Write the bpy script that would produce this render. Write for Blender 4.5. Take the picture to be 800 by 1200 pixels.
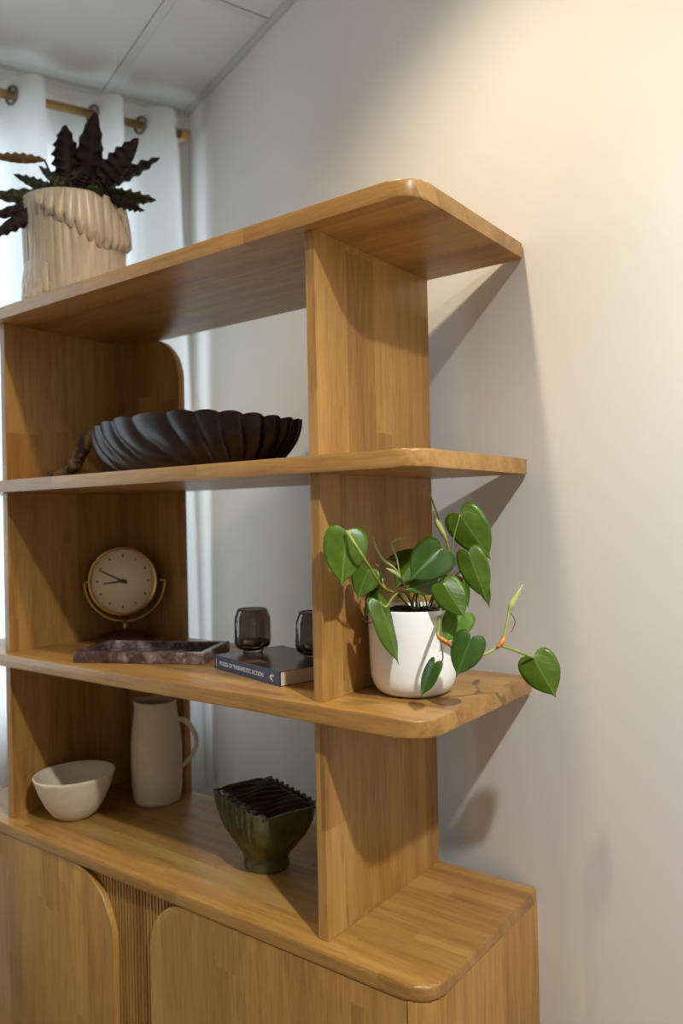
import bpy, bmesh, math, random
from mathutils import Vector, Matrix
random.seed(7)
PI = math.pi
for o in list(bpy.data.objects): bpy.data.objects.remove(o)
scene = bpy.context.scene
COL = scene.collection

# ------------------------------------------------------------------ camera
ZO = 0.80                                   # floor to cabinet top
F_PX = 914.37
CAM = Vector((0.5419, -1.2627, 0.6421 + ZO))
yaw, pitch, roll = 0.6408, 0.0055, -0.0203
cf = Vector((-math.sin(yaw)*math.cos(pitch), math.cos(yaw)*math.cos(pitch), math.sin(pitch)))
r0 = cf.cross(Vector((0, 0, 1))).normalized(); u0 = r0.cross(cf)
cr = math.cos(roll)*r0 + math.sin(roll)*u0
cu = -math.sin(roll)*r0 + math.cos(roll)*u0
cam_data = bpy.data.cameras.new('camera'); cam = bpy.data.objects.new('camera', cam_data); COL.objects.link(cam)
m = Matrix((cr, cu, -cf)).transposed().to_4x4(); m.translation = CAM; cam.matrix_world = m
cam_data.sensor_fit = 'VERTICAL'; cam_data.sensor_height = 36.0; cam_data.lens = F_PX*36/1200
cam_data.clip_start = 0.02
cam_data.dof.use_dof = True; cam_data.dof.focus_distance = 1.22; cam_data.dof.aperture_fstop = 3.0
scene.camera = cam

def at(px, py, depth):                       # pixel of the 800x1200 frame at a depth along the view axis
    return CAM + depth*(cf + cr*((px-400)/F_PX) - cu*((py-600)/F_PX))

# ------------------------------------------------------------------ light
vs = scene.view_settings
scene.display_settings.display_device = 'sRGB'
vs.view_transform = 'Standard'; vs.look = 'None'; vs.exposure = 0.05; vs.gamma = 1.0; vs.use_curve_mapping = False
world = bpy.data.worlds.new('sky'); scene.world = world; world.use_nodes = True
bg = world.node_tree.nodes['Background']; bg.inputs[0].default_value = (0.62, 0.80, 1.0, 1); bg.inputs[1].default_value = 0.3

CEIL = 1.933 + ZO
WA = 0.3289                                  # long wall is turned against the shelf
E1 = Vector((math.cos(WA), -math.sin(WA), 0))        # along the long wall, away from the corner
WN = Vector((math.sin(WA), math.cos(WA), 0))         # out of the room through the long wall
K = Vector((-1.312, 0.448, 0))                       # room corner
DW = Vector((-0.40, -0.9165, 0)).normalized()        # along the window wall, away from the corner
NW = Vector((-DW.y, DW.x, 0))                        # into the room from the window wall
UP = Vector((0, 0, 1))

def downlight(name, x, y, power, half=70, color=(1.0, 0.80, 0.56), radius=0.035, blend=0.6):
    d = bpy.data.lights.new(name, 'SPOT'); d.energy = power; d.color = color
    d.spot_size = math.radians(half*2); d.spot_blend = blend; d.shadow_soft_size = radius
    o = bpy.data.objects.new(name, d); COL.objects.link(o); o.location = (x, y, CEIL-0.02)
    return o
downlight('ceiling_downlight_offscreen', -0.10, -0.62, 37, color=(1.0, 0.83, 0.57))
downlight('ceiling_downlight_offscreen', 1.10, -1.03, 164, color=(0.97, 1.0, 0.98))
d = bpy.data.lights.new('window_left_offscreen', 'AREA'); d.shape = 'RECTANGLE'; d.size = 2.4; d.size_y = 1.75
d.energy = 46; d.color = (0.78, 0.91, 1.0)
o = bpy.data.objects.new('window_left_offscreen', d); COL.objects.link(o)
wl = K + DW*1.32 - NW*0.30 + UP*1.72
mm = Matrix((-DW, UP, NW)).transposed().to_4x4()                                # area lamps shine along their -Z
if mm.determinant() < 0: mm = Matrix((DW, UP, NW)).transposed().to_4x4()
mm = mm @ Matrix.Rotation(PI, 4, 'Y')
mm.translation = wl; o.matrix_world = mm

# ------------------------------------------------------------------ node materials
class NT:
    def __init__(s, name):
        s.m = bpy.data.materials.new(name); s.m.use_nodes = True; s.t = s.m.node_tree
        s.b = s.t.nodes['Principled BSDF']; s.out = s.t.nodes['Material Output']
    def n(s, kind, **kw):
        x = s.t.nodes.new(kind)
        for k, v in kw.items(): setattr(x, k, v)
        return x
    def l(s, a, b): s.t.links.new(a, b)
    def setin(s, node, **kw):
        for k, v in kw.items(): node.inputs[k.replace('_', ' ')].default_value = v
    def math(s, op, a, b=None):
        x = s.n('ShaderNodeMath', operation=op)
        for i, v in enumerate((a, b)):
            if v is None: continue
            if isinstance(v, (int, float)): x.inputs[i].default_value = v
            else: s.l(v, x.inputs[i])
        return x.outputs[0]
    def ramp(s, fac, stops):
        x = s.n('ShaderNodeValToRGB'); e = x.color_ramp.elements
        while len(e) < len(stops): e.new(0.5)
        for q, (p, c) in zip(e, stops): q.position = p; q.color = (*c, 1)
        s.l(fac, x.inputs[0]); return x.outputs[0]
    def mix(s, fac, a, b, mode='MIX'):
        x = s.n('ShaderNodeMix', data_type='RGBA', blend_type=mode)
        for i, v in ((0, fac), (6, a), (7, b)):
            if isinstance(v, (int, float)): x.inputs[i].default_value = v
            elif isinstance(v, tuple): x.inputs[i].default_value = (*v, 1)
            else: s.l(v, x.inputs[i])
        return x.outputs[2]
    def bump(s, h, strength, dist=0.001):
        x = s.n('ShaderNodeBump'); x.inputs['Strength'].default_value = strength; x.inputs['Distance'].default_value = dist
        s.l(h, x.inputs['Height']); s.l(x.outputs[0], s.b.inputs['Normal'])
    def noise(s, vec, scale, detail=3, rough=0.55):
        x = s.n('ShaderNodeTexNoise'); s.setin(x, Scale=scale, Detail=detail, Roughness=rough)
        s.l(vec, x.inputs['Vector']); return x.outputs['Fac']
    def coords(s, kind='Object', scale=(1, 1, 1)):
        c = s.n('ShaderNodeTexCoord'); mp = s.n('ShaderNodeMapping'); mp.inputs['Scale'].default_value = scale
        s.l(c.outputs[kind], mp.inputs[0]); return mp.outputs[0]

def plain(name, col, rough=0.5, metal=0.0, var=0.08, vscale=30, bump=0.0, bscale=200, spec=0.5):
    t = NT(name); v = t.coords()
    f = t.noise(v, vscale)
    lo = tuple(c*(1-var) for c in col); hi = tuple(min(1, c*(1+var)) for c in col)
    t.l(t.ramp(f, [(0.3, lo), (0.7, hi)]), t.b.inputs['Base Color'])
    t.setin(t.b, Roughness=rough, Metallic=metal); t.b.inputs['Specular IOR Level'].default_value = spec
    if bump: t.bump(t.noise(v, bscale), bump)
    return t.m

def wood(name, axis, shift=0.0, tint=(1, 1, 1)):
    """solid staves glued side by side; axis = grain direction 0/1/2"""
    t = NT(name)
    c = t.n('ShaderNodeTexCoord'); sp = t.n('ShaderNodeSeparateXYZ'); t.l(c.outputs['Object'], sp.inputs[0])
    oi = t.n('ShaderNodeObjectInfo')
    al = sp.outputs[axis]
    others = [i for i in range(3) if i != axis]
    ac = t.math('ADD', sp.outputs[others[0]], t.math('MULTIPLY', sp.outputs[others[1]], 0.6))
    stave = t.math('FLOOR', t.math('DIVIDE', t.math('ADD', ac, t.math('MULTIPLY', oi.outputs['Random'], 0.3)), 0.046))
    wn1 = t.n('ShaderNodeTexWhiteNoise', noise_dimensions='1D'); t.l(stave, wn1.inputs['W'])
    blk = t.math('FLOOR', t.math('DIVIDE', t.math('ADD', al, wn1.outputs['Value']), 0.42))
    cmb = t.n('ShaderNodeCombineXYZ'); t.l(stave, cmb.inputs[0]); t.l(blk, cmb.inputs[1])
    wn2 = t.n('ShaderNodeTexWhiteNoise', noise_dimensions='3D'); t.l(cmb.outputs[0], wn2.inputs['Vector'])
    tone = wn2.outputs['Value']
    off = t.n('ShaderNodeVectorMath', operation='MULTIPLY_ADD')
    sc = [9.0, 9.0, 9.0]; sc[axis] = 0.7
    t.l(c.outputs['Object'], off.inputs[0]); off.inputs[1].default_value = sc
    sh = t.n('ShaderNodeCombineXYZ'); t.l(t.math('MULTIPLY', tone, 7.0), sh.inputs[0]); t.l(t.math('MULTIPLY', oi.outputs['Random'], 5.0), sh.inputs[2])
    t.l(sh.outputs[0], off.inputs[2])
    broad = t.noise(off.outputs[0], 2.2, 4, 0.6)
    fine = t.noise(off.outputs[0], 26, 3, 0.7)
    v = t.math('ADD', t.math('MULTIPLY', broad, 0.70), t.math('MULTIPLY', fine, 0.34))
    v = t.math('SUBTRACT', v, 0.08)
    v = t.math('ADD', v, t.math('ADD', t.math('MULTIPLY', tone, 0.13), 0.035))
    col = t.ramp(v, [(0.30, (0.215, 0.100, 0.028)), (0.46, (0.350, 0.186, 0.058)), (0.60, (0.450, 0.262, 0.090)), (0.80, (0.545, 0.352, 0.150))])
    streak = t.ramp(t.noise(off.outputs[0], 9, 4, 0.65), [(0.56, (0, 0, 0)), (0.74, (1, 1, 1))])
    col = t.mix(t.math('MULTIPLY', streak, 0.55), col, (0.17, 0.080, 0.024))
    kn = t.n('ShaderNodeTexVoronoi'); kn.inputs['Scale'].default_value = 3.1
    ks = [1.0, 1.0, 1.0]; ks[axis] = 0.55
    mp = t.n('ShaderNodeMapping'); mp.inputs['Scale'].default_value = ks; mp.inputs['Location'].default_value = (shift, 0.37+shift, 0.1)
    t.l(c.outputs['Object'], mp.inputs[0]); t.l(mp.outputs[0], kn.inputs['Vector'])
    kf = t.ramp(kn.outputs['Distance'], [(0.015, (1, 1, 1)), (0.05, (0, 0, 0))])
    col = t.mix(t.math('MULTIPLY', kf, 0.6), col, (0.10, 0.05, 0.02))
    col = t.mix(1.0, col, tint, 'MULTIPLY')
    t.l(col, t.b.inputs['Base Color']); t.setin(t.b, Roughness=0.36); t.b.inputs['Specular IOR Level'].default_value = 0.5
    t.bump(fine, 0.12, 0.0006)
    return t.m

M = {}
M['wood_x'] = wood('oiled_wood_lengthwise', 0, 0.0, (0.95, 0.87, 0.68)); M['wood_z'] = wood('oiled_wood_upright', 2, 0.6, (0.95, 0.87, 0.68))
M['wall'] = plain('cream_wall_paint', (0.80, 0.772, 0.735), 0.75, var=0.025, vscale=3.0, bump=0.10, bscale=420, spec=0.25)
M['ceil'] = plain('ceiling_tile_white', (0.72, 0.72, 0.71), 0.85, var=0.02, vscale=6, bump=0.15, bscale=300, spec=0.2)
M['tbar'] = plain('ceiling_grid_metal', (0.66, 0.66, 0.65), 0.45, var=0.03)
M['floor'] = plain('floor_boards', (0.30, 0.22, 0.15), 0.5, var=0.15, vscale=5)
M['trimw'] = plain('painted_trim', (0.56, 0.56, 0.55), 0.45, var=0.02)
M['frame'] = plain('window_frame_paint', (0.78, 0.78, 0.77), 0.4, var=0.02)
M['brass'] = plain('brushed_brass', (0.66, 0.42, 0.17), 0.28, 1.0, var=0.06)
M['rod'] = plain('satin_brass_rod', (0.55, 0.36, 0.15), 0.38, 0.75, var=0.06)
M['steel'] = plain('grey_steel_ring', (0.22, 0.21, 0.20), 0.35, 0.9, var=0.05)
M['black'] = plain('black_lacquer', (0.012, 0.011, 0.010), 0.4, var=0.1)
M['dial'] = plain('cream_dial', (0.84, 0.70, 0.48), 0.5, var=0.02)
M['mahogany'] = plain('dark_red_wood', (0.060, 0.016, 0.010), 0.3, var=0.25, vscale=25)
M['whiteglaze'] = plain('white_satin_glaze', (0.90, 0.885, 0.86), 0.20, var=0.015)
M['cream'] = plain('matte_cream_stoneware', (0.66, 0.56, 0.41), 0.62, var=0.05, vscale=50, bump=0.12, bscale=260, spec=0.3)
M['creamin'] = plain('cream_stoneware_inside', (0.66, 0.58, 0.46), 0.55, var=0.05, vscale=50)
M['soil'] = plain('dark_potting_soil', (0.030, 0.017, 0.010), 0.95, var=0.6, vscale=160, bump=0.8, bscale=300)
M['pages'] = plain('book_paper', (0.62, 0.50, 0.38), 0.8, var=0.06, vscale=300)
M['spine'] = plain('navy_book_cover', (0.010, 0.022, 0.062), 0.38, var=0.15, vscale=40)
M['print'] = plain('white_print', (0.80, 0.80, 0.80), 0.6, var=0.01)
M['wax'] = plain('candle_wax', (0.80, 0.78, 0.72), 0.5, var=0.02)
M['tin'] = plain('tealight_tin', (0.75, 0.75, 0.75), 0.3, 1.0, var=0.03)

def cover_mat():
    t = NT('mottled_book_cover'); v = t.coords('Object', (9, 14, 1))
    f = t.noise(v, 1.4, 3)  # random red and brown mottling over a near-black cover
    t.l(t.ramp(f, [(0.36, (0.018, 0.016, 0.024)), (0.50, (0.060, 0.036, 0.030)), (0.62, (0.15, 0.050, 0.035)), (0.74, (0.19, 0.11, 0.07))]), t.b.inputs['Base Color'])
    t.setin(t.b, Roughness=0.25); return t.m
M['cover'] = cover_mat()
def marble():
    t = NT('dark_red_marble'); v = t.coords()
    f = t.noise(v, 22, 6, 0.7); g = t.noise(v, 60, 4, 0.7)
    s_ = t.math('ADD', t.math('MULTIPLY', f, 0.75), t.math('MULTIPLY', g, 0.3))
    t.l(t.ramp(s_, [(0.40, (0.030, 0.014, 0.013)), (0.52, (0.095, 0.050, 0.045)), (0.60, (0.22, 0.150, 0.135)), (0.70, (0.50, 0.43, 0.40))]), t.b.inputs['Base Color'])
    t.setin(t.b, Roughness=0.22); return t.m
M['marble'] = marble()
def walnut():
    t = NT('dark_carved_wood'); v = t.coords('Object', (3, 14, 14))
    f = t.noise(v, 4, 4)
    t.l(t.ramp(f, [(0.3, (0.008, 0.0032, 0.002)), (0.7, (0.028, 0.0105, 0.006))]), t.b.inputs['Base Color'])
    t.setin(t.b, Roughness=0.30); t.b.inputs['Specular IOR Level'].default_value = 0.30; return t.m
M['walnut'] = walnut()
def stemwood():
    t = NT('worn_gilt_stem'); f = t.noise(t.coords(), 45, 3)
    t.l(t.ramp(f, [(0.42, (0.025, 0.010, 0.006)), (0.60, (0.30, 0.18, 0.07))]), t.b.inputs['Base Color']); t.setin(t.b, Roughness=0.4); return t.m
M['stemwood'] = stemwood()
def olive():
    t = NT('olive_reactive_glaze'); v = t.coords(); f = t.noise(v, 28, 4)
    c = t.ramp(f, [(0.3, (0.046, 0.049, 0.014)), (0.7, (0.092, 0.094, 0.030))])
    t.l(c, t.b.inputs['Base Color']); t.setin(t.b, Roughness=0.2); return t.m
M['olive'] = olive()
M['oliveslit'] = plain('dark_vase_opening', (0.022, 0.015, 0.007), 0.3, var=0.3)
def glass_smoke():
    t = NT('smoked_glass'); t.setin(t.b, Roughness=0.03, IOR=1.45)
    f = t.noise(t.coords(), 8); t.l(t.ramp(f, [(0, (0.35, 0.28, 0.235)), (1, (0.40, 0.32, 0.27))]), t.b.inputs['Base Color'])
    t.b.inputs['Transmission Weight'].default_value = 1.0; return t.m
M['smoke'] = glass_smoke()
def pane():
    t = NT('window_glass'); a = t.n('ShaderNodeBsdfTransparent'); g = t.n('ShaderNodeBsdfGlossy'); g.inputs['Roughness'].default_value = 0.02
    x = t.n('ShaderNodeMixShader'); x.inputs[0].default_value = 0.06
    t.l(a.outputs[0], x.inputs[1]); t.l(g.outputs[0], x.inputs[2]); t.l(x.outputs[0], t.out.inputs[0]); return t.m
M['pane'] = pane()
def sheer():
    t = NT('sheer_white_fabric'); v = t.coords()
    f = t.noise(v, 400, 2)
    c = t.ramp(f, [(0.3, (0.80, 0.80, 0.79)), (0.7, (0.90, 0.90, 0.89))])
    df = t.n('ShaderNodeBsdfDiffuse'); tl = t.n('ShaderNodeBsdfTranslucent'); tr = t.n('ShaderNodeBsdfTransparent')
    t.l(c, df.inputs[0]); t.l(c, tl.inputs[0])
    a = t.n('ShaderNodeMixShader'); a.inputs[0].default_value = 0.5; t.l(df.outputs[0], a.inputs[1]); t.l(tl.outputs[0], a.inputs[2])
    b = t.n('ShaderNodeMixShader'); b.inputs[0].default_value = 0.03; t.l(a.outputs[0], b.inputs[1]); t.l(tr.outputs[0], b.inputs[2])
    t.l(b.outputs[0], t.out.inputs[0]); return t.m
M['sheer'] = sheer()
def leafmat(name, lo, hi, vein, rough=0.34, mottle=None):
    t = NT(name)
    uvn = t.n('ShaderNodeTexCoord'); sp = t.n('ShaderNodeSeparateXYZ'); t.l(uvn.outputs['UV'], sp.inputs[0])
    u = t.math('ABSOLUTE', t.math('SUBTRACT', sp.outputs[0], 0.5)); w = sp.outputs[1]
    f = t.noise(uvn.outputs['Object'], 45, 3)
    c = t.ramp(f, [(0.3, lo), (0.7, hi)])
    if mottle:
        st = t.math('SINE', t.math('MULTIPLY', t.math('SUBTRACT', w, t.math('MULTIPLY', u, 0.5)), 62.0))
        c = t.mix(t.ramp(st, [(0.5, (0, 0, 0)), (0.8, (1, 1, 1))]), c, mottle)
    side = t.math('SINE', t.math('MULTIPLY', t.math('SUBTRACT', w, t.math('MULTIPLY', u, 0.9)), 40.0))
    vs_ = t.ramp(side, [(0.90, (0, 0, 0)), (1.0, (1, 1, 1))])
    c = t.mix(t.math('MULTIPLY', vs_, 0.05), c, vein)
    mid = t.ramp(u, [(0.008, (1, 1, 1)), (0.028, (0, 0, 0))])
    c = t.mix(t.math('MULTIPLY', mid, 0.5), c, vein)
    t.l(c, t.b.inputs['Base Color']); t.setin(t.b, Roughness=rough)
    tl = t.n('ShaderNodeBsdfTranslucent'); t.l(t.mix(1.0, c, (1.0, 0.95, 0.35), 'MULTIPLY'), tl.inputs[0])
    x = t.n('ShaderNodeMixShader'); x.inputs[0].default_value = 0.25
    t.l(t.b.outputs[0], x.inputs[1]); t.l(tl.outputs[0], x.inputs[2]); t.l(x.outputs[0], t.out.inputs[0])
    t.bump(t.math('ADD', mid, vs_), 0.18, 0.0006)
    return t.m
M['leaf_mid'] = leafmat('philodendron_leaf', (0.064, 0.124, 0.006), (0.108, 0.188, 0.010), (0.20, 0.33, 0.07))
M['leaf_dark'] = leafmat('philodendron_leaf_deep', (0.031, 0.078, 0.007), (0.055, 0.116, 0.010), (0.12, 0.24, 0.06))
M['leaf_young'] = leafmat('philodendron_leaf_young', (0.090, 0.200, 0.012), (0.140, 0.280, 0.022), (0.26, 0.40, 0.08))
M['leaf_blue'] = leafmat('philodendron_leaf_glossy', (0.031, 0.078, 0.007), (0.055, 0.116, 0.010), (0.12, 0.24, 0.06), 0.22)
M['sheath'] = plain('pale_green_sheath', (0.42, 0.46, 0.16), 0.5, var=0.15, vscale=60)
M['vine'] = plain('yellow_green_vine', (0.26, 0.30, 0.05), 0.45, var=0.25, vscale=60)
M['node'] = plain('orange_brown_node', (0.52, 0.20, 0.03), 0.5, var=0.3, vscale=120)
M['root'] = plain('brown_air_root', (0.16, 0.055, 0.025), 0.6, var=0.3, vscale=120)
M['cal_purple'] = leafmat('purple_leaf_underside', (0.008, 0.0012, 0.0035), (0.021, 0.0030, 0.0085), (0.026, 0.007, 0.010), 0.55)
M['cal_green'] = leafmat('mottled_green_leaf', (0.012, 0.018, 0.006), (0.035, 0.045, 0.010), (0.08, 0.10, 0.02), 0.4, mottle=(0.075, 0.085, 0.018))
M['cal_orange'] = leafmat('bronze_green_leaf', (0.10, 0.075, 0.020), (0.26, 0.12, 0.035), (0.20, 0.22, 0.05), 0.4)
def drippot():
    t = NT('streaked_stone_glaze'); v = t.coords('Object', (20, 20, 3)); f = t.noise(v, 3, 4)
    c = t.ramp(f, [(0.3, (0.40, 0.335, 0.26)), (0.7, (0.62, 0.54, 0.44))])
    t.l(c, t.b.inputs['Base Color']); t.setin(t.b, Roughness=0.33); return t.m
M['drip'] = drippot()
M['gloss_grey'] = plain('glossy_stone_glaze', (0.50, 0.43, 0.34), 0.10, var=0.15, vscale=60)

# ------------------------------------------------------------------ mesh helpers
def link(name, me, mat, parent=None, smooth=False):
    if mat is not None: me.materials.append(M[mat] if isinstance(mat, str) else mat)
    if smooth:
        for p in me.polygons: p.use_smooth = True
    o = bpy.data.objects.new(name, me); COL.objects.link(o)
    if parent is not None: o.parent = parent
    return o
def bm_obj(name, bm, mat, parent=None, smooth=False):
    bmesh.ops.recalc_face_normals(bm, faces=bm.faces[:])
    me = bpy.data.meshes.new(name); bm.to_mesh(me); bm.free()
    return link(name, me, mat, parent, smooth)
def tag(o, label=None, cat=None, group=None, kind=None):
    if label: o['label'] = label
    if cat: o['category'] = cat
    if group: o['group'] = group
    if kind: o['kind'] = kind
    return o
def thing(name, label, cat, loc=(0, 0, 0), rz=0.0, group=None):
    o = bpy.data.objects.new(name, None); COL.objects.link(o); o.empty_display_size = 0.03
    o.location = loc; o.rotation_euler = (0, 0, rz); return tag(o, label, cat, group)
def add_box(bm, lo, hi, frame=None, org=None):
    """axis box, or a box in a frame of three vectors"""
    vs_ = []
    for z in (lo[2], hi[2]):
        for y in (lo[1], hi[1]):
            for x in (lo[0], hi[0]):
                p = Vector((x, y, z))
                if frame: p = org + frame[0]*x + frame[1]*y + frame[2]*z
                vs_.append(bm.verts.new(p))
    f = [(0, 1, 3, 2), (4, 6, 7, 5), (0, 4, 5, 1), (2, 3, 7, 6), (0, 2, 6, 4), (1, 5, 7, 3)]
    for q in f: bm.faces.new([vs_[i] for i in q])
    return vs_
def bevel(bm, off, seg=2):
    bmesh.ops.bevel(bm, geom=bm.edges[:], offset=off, segments=seg, profile=0.5, affect='EDGES', clamp_overlap=True)
def box(name, lo, hi, mat, parent=None, bev=0.0015, frame=None, org=None):
    bm = bmesh.new(); add_box(bm, lo, hi, frame, org)
    if bev: bevel(bm, bev)
    return bm_obj(name, bm, mat, parent)
def outline_slab(name, pts, z0, z1, mat, parent=None, bev=0.003, axes=None, seg=2):
    """extrude a closed outline; axes=(u,v,w,origin) maps the outline plane and thickness"""
    bm = bmesh.new()
    def mp(x, y, z):
        if axes: return axes[3] + axes[0]*x + axes[1]*y + axes[2]*z
        return Vector((x, y, z))
    a = [bm.verts.new(mp(x, y, z0)) for x, y in pts]; b = [bm.verts.new(mp(x, y, z1)) for x, y in pts]
    fa = bm.faces.new(a); fb = bm.faces.new(b[::-1])
    n = len(pts)
    for i in range(n): bm.faces.new((a[i], b[i], b[(i+1) % n], a[(i+1) % n]))
    if bev:
        es = set(fa.edges) | set(fb.edges)
        bmesh.ops.bevel(bm, geom=list(es), offset=bev, segments=seg, profile=0.5, affect='EDGES', clamp_overlap=True)
    o = bm_obj(name, bm, mat, parent)
    return o
def rrect(x0, y0, x1, y1, r):
    """rounded rectangle, r = radii at (x1,y0),(x1,y1),(x0,y1),(x0,y0)"""
    pts = []
    for (cx, cy, sx, sy, rad, a0) in ((x1, y0, -1, 1, r[0], -90), (x1, y1, -1, -1, r[1], 0), (x0, y1, 1, -1, r[2], 90), (x0, y0, 1, 1, r[3], 180)):
        if rad <= 0: pts.append((cx, cy)); continue
        k = 9
        for i in range(k+1):
            a = math.radians(a0 + 90*i/k)
            pts.append((cx + sx*rad + rad*math.cos(a), cy + sy*rad + rad*math.sin(a)))
    return pts
def lathe(name, prof, mat, parent=None, seg=48, org=Vector((0, 0, 0)), fn=None, smooth=True):
    """prof = (r,z) list; fn(angle, r, z) -> (r, z)"""
    bm = bmesh.new(); rings = []
    for r, z in prof:
        if r < 1e-6: rings.append([bm.verts.new(org + Vector((0, 0, z)))]); continue
        ring = []
        for i in range(seg):
            a = 2*PI*i/seg; rr, zz = fn(a, r, z) if fn else (r, z)
            ring.append(bm.verts.new(org + Vector((rr*math.cos(a), rr*math.sin(a), zz))))
        rings.append(ring)
    for p, q in zip(rings, rings[1:]):
        if len(p) == 1 and len(q) == 1: continue
        for i in range(seg):
            j = (i+1) % seg
            if len(p) == 1: bm.faces.new((p[0], q[i], q[j]))
            elif len(q) == 1: bm.faces.new((p[i], q[0], p[j]))
            else: bm.faces.new((p[i], q[i], q[j], p[j]))
    return bm_obj(name, bm, mat, parent, smooth)
def spline(pts, n=6):
    """Catmull-Rom through points"""
    P = [Vector(p) for p in pts]; P = [P[0]*2-P[1]] + P + [P[-1]*2-P[-2]]
    out = []
    for i in range(1, len(P)-2):
        for k in range(n):
            t = k/n; a, b, c, d_ = P[i-1], P[i], P[i+1], P[i+2]
            out.append(0.5*((2*b) + (c-a)*t + (2*a-5*b+4*c-d_)*t*t + (3*b-a-3*c+d_)*t**3))
    out.append(P[-2]); return out
def tube(name, pts, rad, mat, parent=None, seg=8, closed=False, sm=True, flat=None):
    """swept tube; rad number or list"""
    bm = bmesh.new(); n = len(pts); pts = [Vector(p) for p in pts]
    rads = rad if isinstance(rad, (list, tuple)) else [rad]*n
    if len(rads) != n: rads = [rads[0] + (rads[-1]-rads[0])*i/(n-1) for i in range(n)]
    rings = []; ref = None
    for i, p in enumerate(pts):
        t = (pts[(i+1) % n]-pts[i-1]) if closed else (pts[min(i+1, n-1)]-pts[max(i-1, 0)])
        t.normalize()
        if ref is None:
            ref = t.orthogonal().normalized()
        ref = (ref - t*ref.dot(t)).normalized(); bi = t.cross(ref)
        rings.append([bm.verts.new(p + (ref*math.cos(2*PI*k/seg) + bi*math.sin(2*PI*k/seg))*rads[i]) for k in range(seg)])
    rng = range(n) if closed else range(n-1)
    for i in rng:
        a, b = rings[i], rings[(i+1) % n]
        for k in range(seg): bm.faces.new((a[k], b[k], b[(k+1) % seg], a[(k+1) % seg]))
    if not closed:
        bm.faces.new(rings[0][::-1]); bm.faces.new(rings[-1])
    return bm_obj(name, bm, mat, parent, sm)
def autosmooth(o, deg=35):
    me = o.data
    for p in me.polygons: p.use_smooth = True
    bm = bmesh.new(); bm.from_mesh(me)
    for e in bm.edges:
        if len(e.link_faces) == 2 and e.calc_face_angle(0) > math.radians(deg): e.smooth = False
    bm.to_mesh(me); bm.free(); return o

# ------------------------------------------------------------------ the room
LB, LW = 4.7, 4.3                           # long wall, window wall
T = 0.12
far = K + E1*LB; near = K + DW*LW; opp = far + DW*LW
ZV = Vector((0, 0, 1))
def struct(o): return tag(o, kind='structure')
bm = bmesh.new()
for pts_ in [[K-E1*.3+WN*.3, far+E1*.3+WN*.3, opp+E1*.3-WN*.3, near-E1*.3-WN*.3]]:
    lo = [bm.verts.new(p-ZV*0.1) for p in pts_]; hi = [bm.verts.new(p) for p in pts_]
    bm.faces.new(lo); bm.faces.new(hi)
    for i in range(4): bm.faces.new((lo[i], lo[(i+1) % 4], hi[(i+1) % 4], hi[i]))
struct(bm_obj('floor', bm, 'floor'))
struct(box('wall_back', (-T, 0, 0), (LB, T, CEIL+0.1), 'wall', frame=(E1, WN, ZV), org=K, bev=0))
# window wall: four pieces round the opening, one mesh
WS0, WS1, WZ0, WZ1 = 0.075, 2.55, 0.85, 2.56
bm = bmesh.new(); fr = (DW, -NW, ZV)
for lo, hi in [((0, 0, 0), (WS0, T, CEIL+.1)), ((WS1, 0, 0), (LW, T, CEIL+.1)), ((WS0, 0, 0), (WS1, T, WZ0)), ((WS0, 0, WZ1), (WS1, T, CEIL+.1))]:
    add_box(bm, lo, hi, fr, K)
struct(bm_obj('wall_left', bm, 'wall'))
FW = (opp-far).normalized(); FN = Vector((FW.y, -FW.x, 0))
if FN.dot(K-far) > 0: FN = -FN
struct(box('wall_right', (0, 0, 0), (LW, T, CEIL+.1), 'wall', frame=(FW, FN, ZV), org=far, bev=0))
struct(box('wall_front', (0, 0, 0), (LB, T, CEIL+.1), 'wall', frame=(E1, -WN, ZV), org=near, bev=0))
# ceiling: grid bars and lay-in tiles
EP = -WN                                     # across the room, off the long wall
ceil = thing('ceiling', None, None); ceil['kind'] = 'structure'
bm = bmesh.new(); add_box(bm, (-1.9, -0.2, 0.035), (LB+0.3, LW+.1, 0.10), (E1, EP, ZV), K+ZV*CEIL); bm_obj('ceiling_slab', bm, 'ceil', ceil)
xs = [-1.26, -0.66, -0.06, 0.54, 1.14, 1.74, 2.34, 2.94, 3.54, 4.14, 4.74]; ys = [0.0, 0.256, 0.856, 1.456, 2.056, 2.656, 3.256, 3.856]
tiles = {}
for i in range(len(xs)-1):
    for j in range(len(ys)-1):
        w_, h_ = xs[i+1]-xs[i]-0.0243, ys[j+1]-ys[j]-0.0243
        key = (round(w_, 3), round(h_, 3))
        if key not in tiles:
            b_ = bmesh.new(); add_box(b_, (-w_/2, -h_/2, 0.003), (w_/2, h_/2, 0.02), (E1, EP, ZV), Vector((0, 0, 0)))
            bevel(b_, 0.003, 1); me = bpy.data.meshes.new('ceiling_tile'); bmesh.ops.recalc_face_normals(b_, faces=b_.faces[:]); b_.to_mesh(me); b_.free(); me.materials.append(M['ceil']); tiles[key] = me
        o = bpy.data.objects.new('ceiling_tile', tiles[key]); COL.objects.link(o); o.parent = ceil
        o.location = K + E1*((xs[i]+xs[i+1])/2) + EP*((ys[j]+ys[j+1])/2) + ZV*CEIL
for x in xs: box('grid_bar', (x-.012, 0, 0.0), (x+.012, 3.9, 0.03), 'tbar', ceil, 0.001, (E1, EP, ZV), K+ZV*CEIL)
for y in ys[1:]: box('grid_bar', (-1.3, y-.012, -0.001), (4.74, y+.012, 0.03), 'tbar', ceil, 0.001, (E1, EP, ZV), K+ZV*CEIL)
struct(box('trim_1', (0.0, 0.0, -0.010), (LB, 0.016, 0.035), 'trimw', None, 0.002, (E1, EP, ZV), K+ZV*CEIL))
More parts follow.
